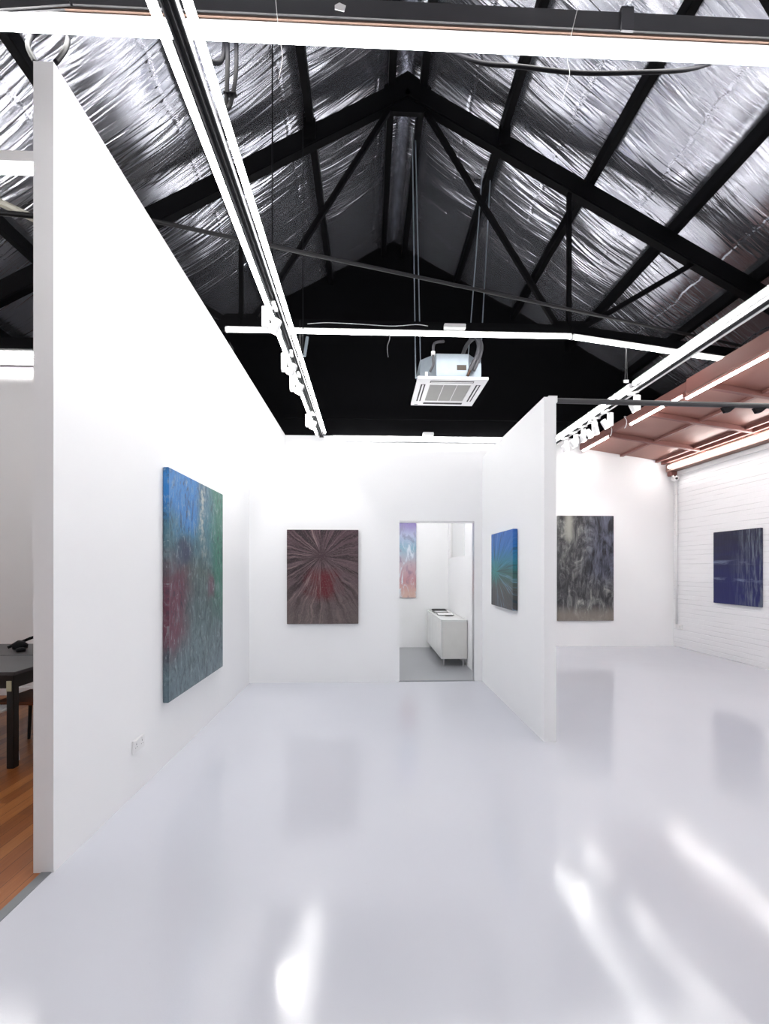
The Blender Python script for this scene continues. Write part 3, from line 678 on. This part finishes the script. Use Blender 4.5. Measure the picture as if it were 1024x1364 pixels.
# pastel
g, u, v, U = paint_base('paint_pastel', .62)
P2 = g.comb(U, v)
n = g.noise(g.scale(P2, 8, 3, 1), 1.6, 6, .65, 1.0)
wv = g.math('ADD', v, g.math('MULTIPLY', g.math('SUBTRACT', n, .5), .22))
c = g.ramp(wv, [(.05, sr(196, 164, 154)), (.2, sr(182, 138, 144)), (.38, sr(180, 162, 172)), (.5, sr(160, 172, 188)), (.58, sr(128, 164, 184)), (.72, sr(168, 174, 202)), (.85, sr(128, 114, 170)), (1, sr(132, 112, 166))])
c = g.mix(g.step(n, .54, .66), c, sr(200, 208, 218)); c = g.mix(g.math('MULTIPLY', g.step(n, .46, .36), .5), c, sr(110, 100, 130))
canvas('painting', 1.04, 1.67, .04, finish(g, c, n), (.42, YR, .98), 0, 'pastel lavender, blue and pink canvas seen through the doorway')

# ---------------------------------------------------------------- back room cabinet
cy0, cy1, cx0, cx1 = 6.80, 8.46, 1.15, 1.56
t = empty('sideboard', ((cx0+cx1)/2, (cy0+cy1)/2, 0), 'low white gloss sideboard on thin legs in the back room', 'sideboard')
obj('body', box(B(), cx0+.018, cx1, cy0, cy1, .125, .715), 'cab_side', t, bevel=.003)
obj('top', box(B(), cx0, cx1, cy0-.004, cy1, .715, .74), 'gloss_white', t, bevel=.003)
for k in range(3):
    a = cy0+(cy1-cy0)*k/3; b = cy0+(cy1-cy0)*(k+1)/3
    obj('door', box(B(), cx0, cx0+.017, a+.002, b-.002, .125, .712), 'gloss_white', t, bevel=.002)
for x in (cx0+.05, cx1-.05):
    for y in (cy0+.06, cy1-.08):
        obj('leg', tube(B(), [(x, y, 0), (x, y, .125)], .012, 10), 'alu', t)
def folder(x0, x1, y0, y1, z, th, rz, label, mats):
    t = empty('open_folder', ((x0+x1)/2, (y0+y1)/2, z), label, 'folder')
    obj('cover', box(B(), x0, x1, y0, y1, z, z+.006), 'dark', t); obj('pages', box(B(), x0+.012, x1-.012, y0+.012, y1-.012, z+.006, z+.006+th), 'paper', t)
    t.rotation_euler = (0, 0, rz); return t
folder(cx0+.06, cx0+.32, 7.95, 8.2, .74, .02, .05, 'dark folder of white pages at the far end of the sideboard', None)
folder(cx0+.06, cx0+.34, 7.42, 7.72, .74, .008, -.08, 'open black edged booklet near the middle of the sideboard', None)
tagged('folder', box(B(), cx0+.05, cx0+.30, 7.98, 8.2, .768, .785), 'dark', 'thin black folder lying on the far pages on the sideboard', 'folder', bevel=.003)
tagged('pen_case', box(B(), cx0+.16, cx0+.29, 7.33, 7.40, .74, .752), 'dark', 'small dark case at the near edge of the booklet on the sideboard', 'case', bevel=.003)

# ---------------------------------------------------------------- left room furniture
def table(x0, x1, y0, y1, label):
    t = empty('table', ((x0+x1)/2, (y0+y1)/2, 0), label, 'table', 'dark tables in the left room')
    obj('tabletop', box(B(), x0, x1, y0, y1, .725, .75), 'tabletop', t, bevel=.003)
    bm = B(); box(bm, x0+.02, x1-.02, y0+.02, y0+.045, .62, .725); box(bm, x0+.02, x1-.02, y1-.045, y1-.02, .62, .725)
    box(bm, x0+.02, x0+.045, y0+.02, y1-.02, .62, .725); box(bm, x1-.045, x1-.02, y0+.02, y1-.02, .62, .725)
    obj('apron', bm, 'black_wood', t)
    for x in (x0+.01, x1-.08):
        for y in (y0+.01, y1-.08): obj('leg', box(B(), x+.01, x+.065, y, y+.055, 0, .725), 'black_wood', t, bevel=.004)
    return t
t1 = table(-3.9, -2.72, 3.46, 4.12, 'nearer dark grey table in the left room, with a cream sticker on its leg')
obj('sticker', box(B(), -2.785, -2.75, 3.464, 3.470, .60, .68), 'cream', t1)
table(-4.3, -2.72, 4.14, 4.76, 'farther dark grey table in the left room, carrying a black headset')
def chair(x, y, rz, seatmat, legmat, label):
    t = empty('chair', (0, 0, 0), label, 'chair')
    obj('seat', box(B(), -.21, .21, -.21, .21, .43, .455), seatmat, t, bevel=.01)
    for sx in (-1, 1):
        obj('leg', tube(B(), [(sx*.18, -.18, .43), (sx*.21, -.22, 0)], [.016, .012], 8), legmat, t)
        obj('leg', tube(B(), [(sx*.18, .18, .43), (sx*.21, .24, 0)], [.016, .012], 8), legmat, t)
        obj('back_post', tube(B(), [(sx*.17, .19, .44), (sx*.17, .26, .80)], .012, 8), legmat, t)
    obj('backrest', bar(B(), (-.19, .245, .74), (.19, .245, .74), .02, .14), seatmat, t, bevel=.006)
    t.location = (x, y, 0); t.rotation_euler = (0, 0, rz); return t
chair(-2.86, 3.87, -PI/2, 'brown_wood', 'black_wood', 'chair with brown plywood seat and black legs tucked at the right side of the tables')
chair(-3.035, 3.41, PI, 'white_metal', 'white_metal', 'white chair in front of the nearer dark table at the left border')
t = empty('headset', (-3.45, 4.45, .75), 'black headset lying on the farther table in the left room', 'headset')
hs = [(-3.62, 4.42, .77), (-3.58, 4.45, .79), (-3.5, 4.48, .83), (-3.42, 4.5, .86), (-3.32, 4.5, .85), (-3.26, 4.48, .79)]
obj('band', tube(B(), smoothcurve(hs), .014, 8), 'rubber', t, smooth=True)
obj('ear_cup', tube(B(), [(-3.51, 4.43, .758), (-3.51, 4.43, .80), (-3.50, 4.43, .83)], [.06, .065, .03], 16), 'rubber', t, smooth=True)
obj('ear_cup', tube(B(), [(-3.40, 4.30, .752), (-3.40, 4.30, .78), (-3.40, 4.30, .79)], [.035, .04, .02], 16), 'rubber', t, smooth=True)
t.location.x += .08
